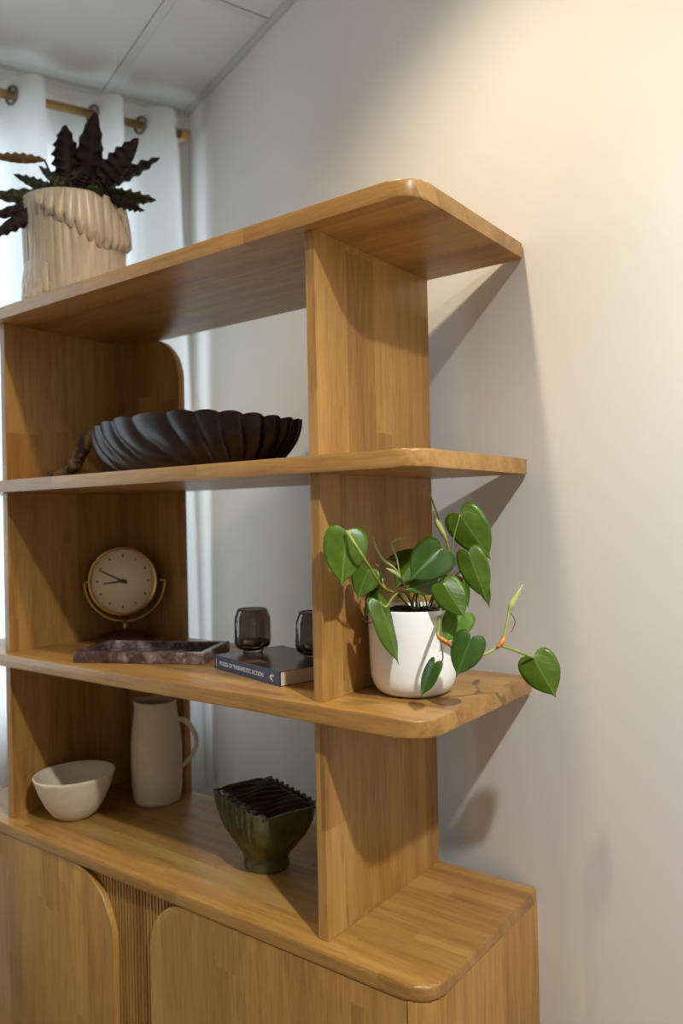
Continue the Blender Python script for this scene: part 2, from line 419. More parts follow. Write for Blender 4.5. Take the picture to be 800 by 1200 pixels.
struct(box('trim_2', (0.03, 0.0, -0.010), (LW-.03, 0.016, 0.035), 'trimw', None, 0.002, (DW, NW, ZV), K+ZV*CEIL))
bm = bmesh.new()                              # cut away where the cabinet's corner stands against the wall
for a, b in ((0.02, 1.32), (1.41, LB-.02)): add_box(bm, (a, 0.0, 0.0), (b, 0.014, 0.10), (E1, EP, ZV), K)
bevel(bm, 0.003)
struct(bm_obj('baseboard_back', bm, 'trimw'))
struct(box('baseboard_left', (0.03, 0.0, 0.0), (LW-.03, 0.014, 0.10), 'trimw', None, 0.003, (DW, NW, ZV), K))
# window
win = thing('window_1', None, None); win['kind'] = 'structure'
wf = (DW, -NW, ZV)
for lo, hi in [((WS0, .03, WZ0), (WS0+.06, .09, WZ1)), ((WS1-.06, .03, WZ0), (WS1, .09, WZ1)), ((WS0+.06, .03, WZ1-.06), (WS1-.06, .09, WZ1)), ((WS0+.06, .03, WZ0), (WS1-.06, .09, WZ0+.06)), ((1.33, .03, WZ0+.06), (1.39, .09, WZ1-.06))]:
    box('window_frame', lo, hi, 'frame', win, 0.003, wf, K)
box('window_sill', (WS0-.03, -.025, WZ0-.03), (WS1+.03, .03, WZ0), 'frame', win, 0.004, wf, K)
for a, b in ((WS0+.05, 1.34), (1.38, WS1-.05)): box('window_pane', (a, .055, WZ0+.05), (b, .061, WZ1-.05), 'pane', win, 0, wf, K)
# casing strip between curtain and corner
for a, b in ((WS0-.045, WS0),): box('window_casing', (a, -.014, WZ0-.03), (b, .0, WZ1+.05), 'frame', win, 0.003, wf, K)

# ------------------------------------------------------------------ curtain on its rod
RZ = 1.8165 + ZO; RO = K + NW*0.09
rod = thing('curtain_rod', 'brass curtain rod running close under the ceiling through the curtain', 'curtain rod', K + NW*0.09 + ZV*RZ)
ro = rod.location.copy()
def rod_local(s): return RO + DW*s + ZV*RZ - ro
tube('rod_bar', [rod_local(0.045), rod_local(2.75)], 0.0125, 'rod', rod, 20)
tube('rod_end', [rod_local(0.030), rod_local(0.057)], 0.017, 'rod', rod, 20)
for s in (0.045, 2.70):
    tube('bracket', [rod_local(s) - NW*0.0, rod_local(s) - NW*0.092], 0.007, 'rod', rod, 12)
zeros = [0.072, 0.175, 0.235, 0.313, 0.45, 0.53]
while zeros[-1] < 0.98: zeros.append(zeros[-1] + (0.085 if len(zeros) % 2 == 0 else 0.10) + random.uniform(-.012, .012))
def wave(s):
    if s <= zeros[0]: return 0.25*math.sin((s-zeros[0])/0.05)
    for i in range(len(zeros)-1):
        if s <= zeros[i+1]:
            t = (s-zeros[i])/(zeros[i+1]-zeros[i])
            return math.sin(PI*t)**.6*(1 if i % 2 == 0 else -1)
    return 0
bm = bmesh.new(); N = 260; zs = [RZ+.048, RZ+.03, RZ, RZ-.05, RZ-.15, RZ-.4, RZ-.8, RZ-1.3, RZ-1.8, 0.62]
grid = []
for zi, z in enumerate(zs):
    row = []; dn = (RZ-z)/1.8; dn = max(0, dn)
    for i in range(N+1):
        s = 0.062 + (zeros[-1]-0.062)*i/N
        a = 0.050*(1-.35*dn); s2 = s - 0.05*dn*math.exp(-(s-.06)/.25) - .35*a*wave(s)*min(1, (s-.062)/.05)
        p = RO + DW*s2 + NW*(a*wave(s) + 0.004*math.sin(s*31+z*2)*dn + .006*math.sin(s*9+dn*3)*dn) + ZV*z
        row.append(bm.verts.new(p))
    grid.append(row)
for a, b in zip(grid, grid[1:]):
    for i in range(N): bm.faces.new((a[i], a[i+1], b[i+1], b[i]))
cur = thing('curtain', 'sheer white grommet curtain hanging in folds before the window', 'curtain', RO + DW*0.5 + ZV*0.62)
o = bm_obj('fabric', bm, 'sheer', cur, True); o.matrix_parent_inverse = Matrix.Translation(-cur.location)
for i, s in enumerate(zeros[:-1]):
    nrm = (DW*0.90 + NW*0.44).normalized(); e = nrm.cross(ZV).normalized(); c = RO + DW*(s + (0.004 if i % 2 else .016)) + ZV*RZ - cur.location
    tube('grommet', [c + (e*math.cos(q*PI/12) + ZV*math.sin(q*PI/12))*0.0235 for q in range(24)], 0.0045, 'steel', cur, 8, True)

# ------------------------------------------------------------------ the shelving unit
D = 0.36; XL = -1.262; t1 = 0.0252
Z3, Z2, Z1 = 0.3615+ZO, 0.7333+ZO, 1.1027+ZO; ZC = ZO
XP, TP, YP = -0.1896, 0.0187, -0.3371
unit = thing('shelving_unit', 'honey brown wooden shelving unit with open shelves above a cabinet', 'shelf', (XL/2, -D/2, 0))
uo = -unit.location
def U(o):
    o.matrix_parent_inverse = Matrix.Translation(uo); return o
RC = 0.040
for z in (Z1, Z2, Z3):
    U(autosmooth(outline_slab('shelf_board', rrect(XL, -D, 0, 0, (RC, 0.006, 0.006, RC)), z-t1, z, 'wood_x', unit, 0.0028)))
U(autosmooth(outline_slab('cabinet_top', rrect(XL, -D, 0, 0, (RC, 0.006, 0.006, RC)), ZC-0.022, ZC, 'wood_x', unit, 0.005, seg=3)))
levels = [(ZC, Z3-t1), (Z3, Z2-t1), (Z2, Z1-t1)]
XLD = -1.0536
for z0, z1 in levels:
    for x in (XP, XLD): U(box('divider_panel', (x-TP, YP, z0-.0005), (x, 0, z1+.0005), 'wood_z', unit, 0.0015))
XB = -0.8526
for k, (z0, z1) in enumerate(levels):
    ax = (Vector((1, 0, 0)), Vector((0, 0, 1)), Vector((0, -1, 0)), Vector((0, 0, 0)))
    r = 0.105 if k == 2 else 0
    U(autosmooth(outline_slab('back_panel', rrect(XLD-.0002, z0-.0005, XB, z1+.0005, (0, r, 0, 0)), 0.004, 0.022, 'wood_z', unit, 0.0015, axes=ax)))
# cabinet body
zb = 0.09
SD = 0.036
def side_outline(mirror):
    p = [(0, -D+RC)] + [( -RC + RC*math.cos(a), -D+RC+RC*math.sin(a)) for a in [math.radians(-q*10) for q in range(1, 9)]] + [(-SD, -D+0.0003), (-SD, -D+.03), (-.02, -D+.05), (-.02, 0), (0, 0)]
    if mirror: p = [(XL-x, y) for x, y in p]
    return p
for mir in (False, True): U(autosmooth(outline_slab('cabinet_side', side_outline(mir), zb, ZC-0.0222, 'wood_z', unit, 0.0006, seg=1)))
U(box('cabinet_back', (XL+.02, -.012, zb), (-.02, -.002, ZC-.022), 'wood_z', unit, 0))
U(box('cabinet_bottom', (XL+.02, -D+.03, zb), (-.02, -.012, zb+.02), 'wood_x', unit, 0.001))
U(box('plinth', (XL+.04, -D+.05, 0), (-.04, -.02, zb), 'wood_x', unit, 0.001))
# reeded fronts with rounded door panels lying over them
ztop = ZC-0.0235; zbot = zb+0.004
bm = bmesh.new(); x = XL+SD+.001; pitch_ = 0.0088
while x < -SD-.002:
    x2 = x+pitch_*0.62
    add_box(bm, (x, -D+.0135, zbot), (x2, -D+.024, ztop)); x += pitch_
add_box(bm, (XL+SD, -D+.022, zbot), (-SD, -D+.030, ztop))
U(tag(bm_obj('reeded_front', bm, 'wood_z', unit), kind='stuff'))
axd = (Vector((1, 0, 0)), Vector((0, 0, 1)), Vector((0, -1, 0)), Vector((0, -D, 0)))
RD = 0.095
U(autosmooth(outline_slab('door', rrect(-0.577, zbot, -SD-.0022, ztop, (0, 0, RD, RD)), -0.014, -0.001, 'wood_z', unit, 0.002, axes=axd)))
U(autosmooth(outline_slab('door', rrect(XL+SD+.0022, zbot, -0.682, ztop, (RD+.03, RD+.03, 0, 0)), -0.014, -0.001, 'wood_z', unit, 0.002, axes=axd)))

# ------------------------------------------------------------------ philodendron in white pot
PC = Vector((-0.112, -0.203, Z3))
pp = thing('philodendron', 'heart-leaved green philodendron trailing from a white pot on the shelf end', 'plant', PC)
R_ = 0.0700
prof = [(0, 0), (0.040, 0), (0.050, .0015), (0.058, .007), (0.0645, .017), (0.0678, .030), (0.0690, .050), (R_, .090), (R_+.0008, .1320), (R_+.0002, .1345), (R_-.0028, .1345), (R_-.004, .132), (R_-.005, .118), (0.0, .118)]
lathe('pot', prof, 'whiteglaze', pp, 64)
bm = bmesh.new(); ring0 = bm.verts.new((0, 0, .1295)); prev = None
for ri in range(1, 9):
    ring = [bm.verts.new((ri/8*(R_-.0045)*math.cos(2*PI*i/32), ri/8*(R_-.0045)*math.sin(2*PI*i/32), .128 + random.uniform(-.003, .003))) for i in range(32)]
    for i in range(32):
        j = (i+1) % 32
        if prev is None: bm.faces.new((ring0, ring[i], ring[j]))
        else: bm.faces.new((prev[i], ring[i], ring[j], prev[j]))
    prev = ring
bm_obj('soil', bm, 'soil', pp, True)

HEART = [(0.0, 0.0), (.06, -.065), (.16, -.125), (.28, -.140), (.39, -.095), (.465, .0), (.50, .13), (.50, .28), (.475, .43), (.415, .57), (.325, .70), (.22, .81), (.12, .89), (.05, .95), (.02, 1.0), (.005, 1.05)]
def heart_mesh(L, W, fold=0.25, droop=0.15, wav=0.02, seed=0):
    rnd = random.Random(seed); bm = bmesh.new(); uv = bm.loops.layers.uv.new('UVMap'); K_ = 5; info = {}
    def P(x, y):
        z = -fold*abs(x)*W*(1-.5*abs(x)) - droop*L*max(0, y)**2 + wav*L*math.sin(y*7+x*5+seed)*abs(x)*2
        if y < 0: z += -.25*L*abs(y)
        v = bm.verts.new((x*W, y*L, z)); info[v] = (x+.5, y); return v
    mids = [P(0, max(0, (i/(len(HEART)-1))**1.15*1.05)) for i in range(len(HEART))]
    my = [max(0, (i/(len(HEART)-1))**1.15*1.05) for i in range(len(HEART))]
    for sgn in (1, -1):
        cols = []
        for i, (hx, hy) in enumerate(HEART):
            col = [mids[i]]
            for k in range(1, K_+1):
                f = k/K_
                col.append(P(sgn*hx*f if i else sgn*1e-4*k, my[i]+(hy-my[i])*(f**0.9)))
            cols.append(col)
        for a, b in zip(cols, cols[1:]):
            for k in range(K_):
                q = [a[k], b[k], b[k+1], a[k+1]] if sgn > 0 else [a[k], a[k+1], b[k+1], b[k]]
                fc = bm.faces.new(q); fc.smooth = True
                for lp in fc.loops: lp[uv].uv = info[lp.vert]
    me = bpy.data.meshes.new('leaf'); bm.to_mesh(me); bm.free(); return me
def orient(base, tip, twist=0.0, lean=0.0):
    """local y = base to tip, z = facing the viewer side turned by twist"""
    y = (tip-base).normalized(); view = (CAM-base).normalized()
    z = (view - y*view.dot(y)).normalized(); z = Matrix.Rotation(twist, 3, y) @ z
    x = y.cross(z)
    return Matrix((x, y, z)).transposed().to_4x4()
def leaf(parent, name, b, t_, wpx, mat, db, dt, twist=0.0, fold=.25, droop=.08, seed=0, maker=heart_mesh, **kw):
    B = at(b[0], b[1], db); Tp = at(t_[0], t_[1], dt)
    L = (Tp-B).length/1.05; W = wpx/F_PX*(db+dt)/2/max(.35, abs(math.cos(twist)))
    me = maker(L, W, fold=fold, droop=droop, seed=seed, **kw); me.materials.append(M[mat])
    o = bpy.data.objects.new(name, me); COL.objects.link(o); o.parent = parent
    mt = orient(B, Tp, twist); mt.translation = B - parent.location; o.matrix_local = mt
    s = o.modifiers.new('thickness', 'SOLIDIFY'); s.thickness = 0.0006
    return B
def stem(parent, name, pts, r, mat):
    P = [at(x, y, d_) - parent.location for x, y, d_ in pts]
    return tube(name, spline(P, 6), r, mat, parent, 7)
lv = [  # base px, tip px, width px, material, depth base, depth tip, twist, fold
 ((406, 624), (400, 687), 53, 'leaf_mid', 1.135, 1.12, .0, .16),
 ((431, 668), (418, 702), 32, 'leaf_mid', 1.195, 1.185, .3, .20),
 ((437, 677), (425, 724), 16, 'leaf_blue', 1.20, 1.19, 1.0, .45),
 ((445, 706), (471, 778), 24, 'leaf_mid', 1.16, 1.15, -.75, .5),
 ((517, 643), (480, 679), 50, 'leaf_dark', 1.17, 1.15, .15, .35),
 ((512, 681), (477, 690), 26, 'leaf_mid', 1.20, 1.16, .2, .2),
 ((487, 652), (463, 690), 34, 'leaf_mid', 1.27, 1.25, .3, .3),
 ((490, 650), (452, 654), 17, 'leaf_mid', 1.31, 1.29, .5, .2),
 ((539, 603), (574, 656), 47, 'leaf_mid', 1.22, 1.205, .15, .22),
 ((549, 648), (570, 705), 35, 'leaf_mid', 1.185, 1.17, .1, .25),
 ((556, 668), (571, 713), 17, 'leaf_young', 1.25, 1.24, .9, .4),
 ((543, 680), (550, 712), 13, 'leaf_mid', 1.25, 1.25, -.6, .4),
 ((519, 684), (545, 724), 38, 'leaf_mid', 1.15, 1.13, .0, .22),
 ((543, 718), (520, 752), 36, 'leaf_young', 1.175, 1.16, .0, .2),
 ((552, 747), (534, 793), 39, 'leaf_dark', 1.098, 1.088, .1, .3),
 ((509, 777), (491, 817), 19, 'leaf_blue', 1.10, 1.095, .5, .35),
 ((625, 771), (651, 818), 46, 'leaf_mid', 1.17, 1.15, .1, .25),
]
for i, (b, t_, w_, mt, d0, d1, tw, fo) in enumerate(lv): leaf(pp, 'leaf', b, t_, w_, mt, d0, d1, tw, fo, .08, i*3+1)
ST = 0.0013
for pts_, r_, mt in [
  ([(406, 622, 1.128), (416, 638, 1.112), (430, 660, 1.125), (449, 689, 1.195), (466, 697, 1.25), (480, 712, 1.262)], [.0024, .0016], 'vine'),
  ([(431, 668, 1.195), (445, 684, 1.21), (466, 697, 1.25)], ST, 'vine'),
  ([(437, 677, 1.20), (446, 690, 1.22), (470, 697, 1.25)], ST, 'vine'),
  ([(425, 724, 1.19), (428, 728, 1.19), (436, 729, 1.17), (445, 712, 1.165)], .0009, 'vine'),
  ([(445, 706, 1.16), (452, 711, 1.17), (462, 698, 1.20), (474, 693, 1.23), (484, 712, 1.262)], .0019, 'vine'),
  ([(484, 716, 1.25), (484, 702, 1.24), (490, 690, 1.23)], .0019, 'vine'),
  ([(488, 716, 1.25), (488, 700, 1.24), (496, 680, 1.20)], .0019, 'vine'),
  ([(504, 712, 1.24), (510, 694, 1.22), (519, 672, 1.19), (517, 643, 1.17)], .0018, 'vine'),
  ([(500, 716, 1.25), (498, 700, 1.24), (487, 694, 1.24), (470, 694, 1.24)], .0012, 'vine'),
  ([(512, 681, 1.20), (508, 694, 1.22), (500, 714, 1.25)], ST, 'vine'),
  ([(487, 652, 1.27), (490, 680, 1.26), (492, 714, 1.262)], ST, 'vine'),
  ([(490, 650, 1.31), (494, 680, 1.29), (496, 712, 1.28)], ST, 'vine'),
  ([(510, 714, 1.26), (520, 680, 1.25), (526, 655, 1.24), (522, 630, 1.23), (513, 605, 1.23), (506, 586, 1.23), (501, 573, 1.23)], [.0026, .0012], 'vine'),
  ([(539, 603, 1.22), (531, 632, 1.23), (527, 662, 1.245)], ST, 'vine'),
  ([(549, 648, 1.185), (540, 668, 1.21), (528, 680, 1.245)], ST, 'vine'),
  ([(556, 668, 1.25), (545, 678, 1.25), (530, 682, 1.25)], ST, 'vine'),
  ([(543, 680, 1.25), (536, 683, 1.25), (526, 686, 1.25)], ST, 'vine'),
  ([(519, 684, 1.15), (520, 680, 1.19), (522, 684, 1.245)], ST, 'vine'),
  ([(543, 718, 1.175), (536, 706, 1.20), (522, 700, 1.24), (514, 712, 1.255)], ST, 'vine'),
  ([(516, 714, 1.24), (514, 732, 1.13), (514, 747, 1.10), (530, 758, 1.115), (545, 769, 1.135), (563, 768, 1.14), (585, 757, 1.145), (592, 740, 1.15), (596, 716, 1.16)], [.0028, .0026, .0022, .0017], 'vine'),
  ([(552, 747, 1.098), (553, 756, 1.115), (556, 769, 1.138)], ST, 'vine'),
  ([(586, 756, 1.14), (605, 763, 1.155), (625, 771, 1.17)], .0019, 'vine'),
 ]: stem(pp, 'vine_stem', pts_, r_, mt)
for pts_, r_ in [([(514, 746, 1.10), (518, 762, 1.09), (518, 774, 1.095), (510, 782, 1.10)], .0010), ([(597, 717, 1.16), (602, 724, 1.155), (603, 731, 1.155), (599, 741, 1.155)], .0008)]:
    stem(pp, 'air_root', pts_, r_, 'root')
for pts_, r_ in [([(443, 678, 1.215), (449, 688, 1.215), (451, 693, 1.215)], .0040), ([(443, 664, 1.215), (438, 660, 1.21)], .0018), ([(513, 746, 1.10), (521, 751, 1.098), (529, 757, 1.112)], .0032), ([(583, 758, 1.14), (588, 753, 1.14), (591, 746, 1.145)], .0036), ([(522, 672, 1.24), (530, 678, 1.24), (537, 677, 1.24), (542, 680, 1.24)], .0034)]:
    stem(pp, 'node', pts_, r_, 'root' if pts_[0][0] == 522 else 'node')
for pts_, r_ in [  # unfurling leaves and sheaths
  ([(436, 627, 1.22), (441, 644, 1.22), (450, 657, 1.22), (463, 667, 1.225), (475, 687, 1.24), (480, 700, 1.25)], [.0006, .0022, .0026, .0016, .0016, .0016]),
  ([(477, 631, 1.22), (465, 632, 1.22), (458, 638, 1.22), (464, 652, 1.225), (467, 668, 1.23), (468, 676, 1.235)], [.0005, .0020, .0020, .0014, .0014, .0014]),
  ([(452, 666, 1.21), (460, 670, 1.21), (468, 677, 1.22), (475, 688, 1.24)], [.0008, .0036, .0034, .0012]),
  ([(507, 599, 1.22), (512, 612, 1.22), (519, 625, 1.225), (523, 634, 1.23)], [.0006, .0036, .0042, .0016]),
  ([(612, 685, 1.16), (606, 697, 1.16), (599, 709, 1.16), (596, 718, 1.16)], [.0005, .0042, .0046, .0018]),
 ]:
    P = [at(x, y, d_) - PC for x, y, d_ in pts_]; sp_ = spline(P, 6)
    n_ = len(sp_); rr = []
    for i in range(n_):
        q = i/(n_-1)*(len(r_)-1); a = int(min(q, len(r_)-2)); rr.append(r_[a]+(r_[a+1]-r_[a])*(q-a))
    tube('leaf_sheath', sp_, rr, 'sheath', pp, 8)

# ------------------------------------------------------------------ dark-leaved plant on the top shelf
CC = Vector((-1.010, -0.185, Z1)); RP = 0.116; HP = 0.262
cp = thing('calathea', 'dark purple wavy-leaved plant in a ribbed stone-coloured pot on the top shelf', 'plant', CC)
def ribs(a, r, z):
    k = abs(math.sin(a*19 + 0.5*math.sin(z*9)))**0.28
    return (r*(0.948+0.052*k) if 0.001 < z < HP-.0005 and r > RP*0.86 else r), z
prof = [(0, 0), (RP*.80, 0), (RP*.90, .004)] + [(RP*(.93+.07*(z/HP)), z) for z in [HP*i/14 for i in range(1, 14)]] + [(RP, HP-.003), (RP-.003, HP), (RP-.009, HP), (RP-.011, HP-.004), (RP-.011, HP-.03), (0, HP-.03)]
autosmooth(lathe('pot', prof, 'drip', cp, 228, fn=ribs), 60)
lathe('soil', [(0, HP-.022), (RP*.5, HP-.02), (RP-.0112, HP-.024)], 'soil', cp, 32)
va = math.atan2((CAM-CC).y, (CAM-CC).x)             # angle that faces the viewer
def apron(name, a0, a1, top, hem, n_sc, off, mat, scal=.012, rib=1.0):
    """overlapping slip layer with a scalloped hem; a = angle round the pot, measured from the view side"""
    bm = bmesh.new(); NA = n_sc*10; NZ = 8; rows = []
    for i in range(NA+1):
        q = i/NA; a = va + a0 + (a1-a0)*q
        ph = (q*n_sc) % 1.0; sc = abs(math.sin(PI*q*n_sc))**.45
        zt = top(q); zb_ = max(.0015, hem(q) - scal*sc)
        col = []
        for j in range(NZ+1):
            z = zt + (zb_-zt)*j/NZ
            r = RP*(.93+.07*min(1, max(0, z)/HP)) + .001 + off*math.sin(min(1.0, (j+.3)/NZ*1.1)*PI*.5)*(.35+.65*sc)
            if j == NZ: r -= off*.95
            col.append(bm.verts.new((r*math.cos(a), r*math.sin(a), z)))
        rows.append(col)
    for a, b in zip(rows, rows[1:]):
        for j in range(NZ): bm.faces.new((a[j], b[j], b[j+1], a[j+1]))
    return bm_obj(name, bm, mat, cp, True)
def hem1(q): return HP-.012-.092*min(1, q/.52)**.8 + .026*max(0, (q-.52)/.48)
apron('scalloped_layer', -0.72, 1.62, lambda q: HP-.004, hem1, 13, .0120, 'drip', .020)
for k in range(3):
    apron('scalloped_swirl', -1.40+.12*k, -0.52-.10*k, lambda q, k=k: .100-.022*k+.015*math.sin(PI*q), lambda q, k=k: .078-.024*k - .02*q, 5-k, .007+.005*k, 'drip' if k == 0 else 'gloss_grey', .030)
def lance_mesh(L, W, fold=.3, droop=.15, seed=0, waves=7, amp=.10):
    rnd = random.Random(seed); bm = bmesh.new(); uv = bm.loops.layers.uv.new('UVMap'); NL, NC = 56, 4; info = {}; g = []
    for i in range(NL+1):
        t = i/NL; w = W*.5*(math.sin(PI*min(1, (t*.95+.045)))**.70)*(1-.15*t)
        if i == NL: w = W*.008
        row = []
        for c in range(-NC, NC+1):
            s = c/NC; rip = 1 + .07*math.sin(2*PI*waves*t+seed+(1 if s > 0 else 0))*abs(s)
            x = s*w*rip; z = -fold*abs(x) - droop*L*t*t + amp*W*math.sin(2*PI*waves*t+seed*1.7+(1.2 if s > 0 else 0))*abs(s)**1.5*min(1, 6*(1-t))
            v = bm.verts.new((x, t*L*1.05, z)); info[v] = (s*.5+.5, t); row.append(v)
        g.append(row)
    for a, b in zip(g, g[1:]):
        for c in range(2*NC):
            f = bm.faces.new((a[c], a[c+1], b[c+1], b[c])); f.smooth = True
            for lp in f.loops: lp[uv].uv = info[lp.vert]
    me = bpy.data.meshes.new('leaf'); bm.to_mesh(me); bm.free(); return me
dc = (CC-CAM).dot(cf)
cl = [
 ((98, 232), (113, 130), 32, 'cal_purple', 0, -.05, .1), ((82, 226), (79, 144), 34, 'cal_purple', -.03, -.05, .3),
 ((108, 230), (163, 164), 29, 'cal_purple', -.02, -.06, .2), ((116, 222), (190, 189), 15, 'cal_purple', .02, .03, .6),
 ((112, 228), (178, 238), 18, 'cal_green', -.02, -.08, .5), ((116, 230), (165, 250), 13, 'cal_purple', -.05, -.09, .7),
 ((84, 224), (44, 190), 14, 'cal_green', .03, .05, .4), ((52, 187), (-14, 180), 12, 'cal_orange', -.06, -.10, .4),
 ((80, 230), (15, 201), 15, 'cal_green', -.03, -.06, .4), ((74, 232), (-12, 226), 20, 'cal_green', -.04, -.10, .3),
 ((76, 234), (-18, 252), 16, 'cal_purple', -.05, -.11, .3), ((60, 236), (-12, 276), 18, 'cal_purple', -.07, -.12, .3),
 ((96, 228), (56, 206), 20, 'cal_green', -.05, -.10, .3), ((100, 230), (88, 200), 24, 'cal_green', -.04, -.08, .4),
 ((104, 230), (132, 200), 20, 'cal_purple', .02, .03, .3), ((92, 232), (70, 172), 18, 'cal_purple', .04, .07, .4),
 ((104, 226), (122, 178), 14, 'cal_purple', .05, .08, .2), ((106, 232), (140, 226), 20, 'cal_green', -.03, -.07, .4),
 ((90, 234), (40, 232), 18, 'cal_purple', -.05, -.10, .3), ((96, 232), (104, 205), 26, 'cal_purple', -.05, -.07, .3), ((88, 234), (62, 214), 24, 'cal_green', -.06, -.09, .2),
 ((104, 234), (126, 214), 24, 'cal_purple', -.05, -.08, .2), ((94, 236), (80, 212), 22, 'cal_purple', -.07, -.09, .2), ((100, 236), (118, 222), 22, 'cal_green', -.07, -.10, .2), ((82, 236), (46, 224), 20, 'cal_purple', -.06, -.09, .3),
]
for i, (b, t_, w_, mt, d0, d1, tw) in enumerate(cl):
    leaf(cp, 'leaf', b, t_, w_, mt, dc+d0, dc+d1, tw, .35, .10, i+2, maker=lance_mesh, waves=6+i % 3, amp=.13)
    B = at(b[0], b[1], dc+d0) - CC
    tube('leaf_stalk', spline([Vector((B.x*.3, B.y*.3, HP-.026)), Vector((B.x*.6, B.y*.6, (HP-.026+B.z)/2)), B], 5), .0022, 'cal_purple', cp, 6)

# ------------------------------------------------------------------ carved leaf dish with stem
DC = Vector((-0.640, -0.185, Z2)); DA, DB, DH = 0.272, 0.110, 0.108
dish = thing('leaf_dish', 'long dark carved wooden dish with fluted sides and a gilt stem', 'dish', DC, math.radians(2))
def dish_mesh():
    bm = bmesh.new(); NU, NV = 360, 22
    NF = 26
    def ring(v, inner):
        # v 0 base centre -> 1 rim
        out = []
        s = .70 + .30*math.sin(min(1, v)*PI/2)**.95 if v > 0 else .70
        for i in range(NU):
            a = 2*PI*i/NU
            sk = a + .50*(1-v)**1.5*math.sin(a)           # flutes lean as they run down
            ph = abs(math.sin(sk*NF/2)); lobe = ph**.6
            amp = .085*min(1, .35+1.2*v)*(1-.55*max(0, (v-.6)/.4))
            k = (1-amp) + amp*lobe
            if inner: k = (1-amp*.4) + amp*.4*lobe
            x = DA*s*k*math.cos(a); y = DB*s*k*math.sin(a)
            x = math.copysign(abs(math.cos(a))**.82, math.cos(a))*DA*s*k
            zr = DH*(.80 + .20*(1-(math.cos(a)+.05)**2)) + .005*lobe
            z = zr*(v**1.35)
            if inner: x *= .955; y *= .93; z = .010 + (zr-.010)*(v**1.35)
            out.append(bm.verts.new((x, y, z)))
        return out
    outer = [ring(j/NV, False) for j in range(NV+1)]; inner = [ring(j/NV, True) for j in range(NV, -1, -1)]
    rings = outer + inner
    for p, q in zip(rings, rings[1:]):
        for i in range(NU): bm.faces.new((p[i], p[(i+1) % NU], q[(i+1) % NU], q[i]))
    bm.faces.new(rings[0][::-1]); bm.faces.new(rings[-1])
    return bm
autosmooth(bm_obj('dish_body', dish_mesh(), 'walnut', dish), 55)
sp_ = spline([(-.235, 0, .070), (-.262, -.010, .098), (-.292, -.020, .092), (-.310, -.028, .060), (-.325, -.036, .030), (-.352, -.046, .016), (-.395, -.056, .0125)], 7)
tube('stem', sp_, [.010+.009*math.sin(PI*min(1, i/len(sp_)*1.2))*.6 + (.003 if i > len(sp_)*.6 else 0) - .006*max(0, i/len(sp_)-.8)*5*.8 for i in range(len(sp_))], 'stemwood', dish, 12)

# ------------------------------------------------------------------ table clock
CB = Vector((-0.962, -0.103, Z3)); ck = thing('table_clock', 'round brass table clock with cream dial in a swivel bracket', 'clock', CB)
lathe('base', [(0, 0), (.064, 0), (.067, .003), (.066, .008), (.056, .016), (.035, .021), (0, .022)], 'mahogany', ck, 48)
cz = .1395; RCk = .080
vd = (CAM - (CB+ZV*cz)); vd.z = 0; vd.normalize()
fa = Matrix.Rotation(math.radians(-14), 3, 'Z') @ vd                # dial faces a little past the viewer
sd = ZV.cross(fa).normalized()                                        # to the right as seen from the front
tl_ = Matrix.Rotation(math.radians(-3), 3, sd); fa = (tl_ @ fa).normalized(); upv = fa.cross(sd).normalized()
C0 = Vector((0, 0, cz))
def disc_lathe(name, prof, mat, parent, seg=64):
    o = lathe(name, prof, mat, parent, seg); mt = Matrix((sd, upv, fa)).transposed().to_4x4(); mt.translation = C0
    o.data.transform(mt); return o
autosmooth(disc_lathe('case', [(0, -.030), (.066, -.030), (.073, -.026), (.0745, -.018), (.0745, .010), (0, .010)], 'black', ck), 50)
autosmooth(disc_lathe('bezel', [(.0735, .004), (RCk, .006), (RCk+.0005, .013), (.0785, .0175), (.0750, .0185), (.0735, .016), (.0735, .0112)], 'brass', ck), 50)
disc_lathe('dial', [(0, .0118), (.0738, .0118), (.0738, .0108), (0, .0108)], 'dial', ck)
def bar2(name, ang, r0_, r1_, w0, w1, zz, mat, parent=ck, th=.0012):
    d_ = sd*math.sin(ang) + upv*math.cos(ang); n_ = sd*math.cos(ang) - upv*math.sin(ang)
    bm = bmesh.new(); vv = []
    for z in (zz, zz+th):
        for rr_, ww in ((r0_, w0), (r1_, w1)):
            for s_ in (-1, 1): vv.append(bm.verts.new(C0 + d_*rr_ + n_*ww*s_ + fa*z))
    for q in [(0, 1, 3, 2), (4, 6, 7, 5), (0, 4, 5, 1), (2, 3, 7, 6), (0, 2, 6, 4), (1, 5, 7, 3)]: bm.faces.new([vv[i] for i in q])
    return bm_obj(name, bm, mat, parent)
M['ink'] = plain('dial_ink', (0.10, 0.07, 0.04), 0.5, var=0.05)
for h in range(12): bar2('hour_mark', h*PI/6, .056, .062, .0016, .0016, .0116, 'ink')
bar2('hour_hand', math.radians(263), -.010, .045, .0026, .0016, .0132, 'ink'); bar2('minute_hand', math.radians(296), -.012, .060, .0022, .0013, .0150, 'ink')
disc_lathe('hand_cap', [(0, .0125), (.005, .0125), (.005, .0175), (0, .0180)], 'ink', ck, 20)
RB = .0935
arc = [C0 - fa*.006 + sd*RB*math.cos(a) + upv*RB*math.sin(a) for a in [PI + PI*i/40 for i in range(41)]]
tube('bracket', arc, .0028, 'brass', ck, 10)
for s_ in (-1, 1): tube('pivot_knob', [C0 - fa*.006 + sd*s_*.073, C0 - fa*.006 + sd*s_*.0955], .0036, 'brass', ck, 12)
tube('post', [Vector((0, 0, .018)) , C0 - fa*.006 - upv*(RB-.001)], .0042, 'brass', ck, 14)

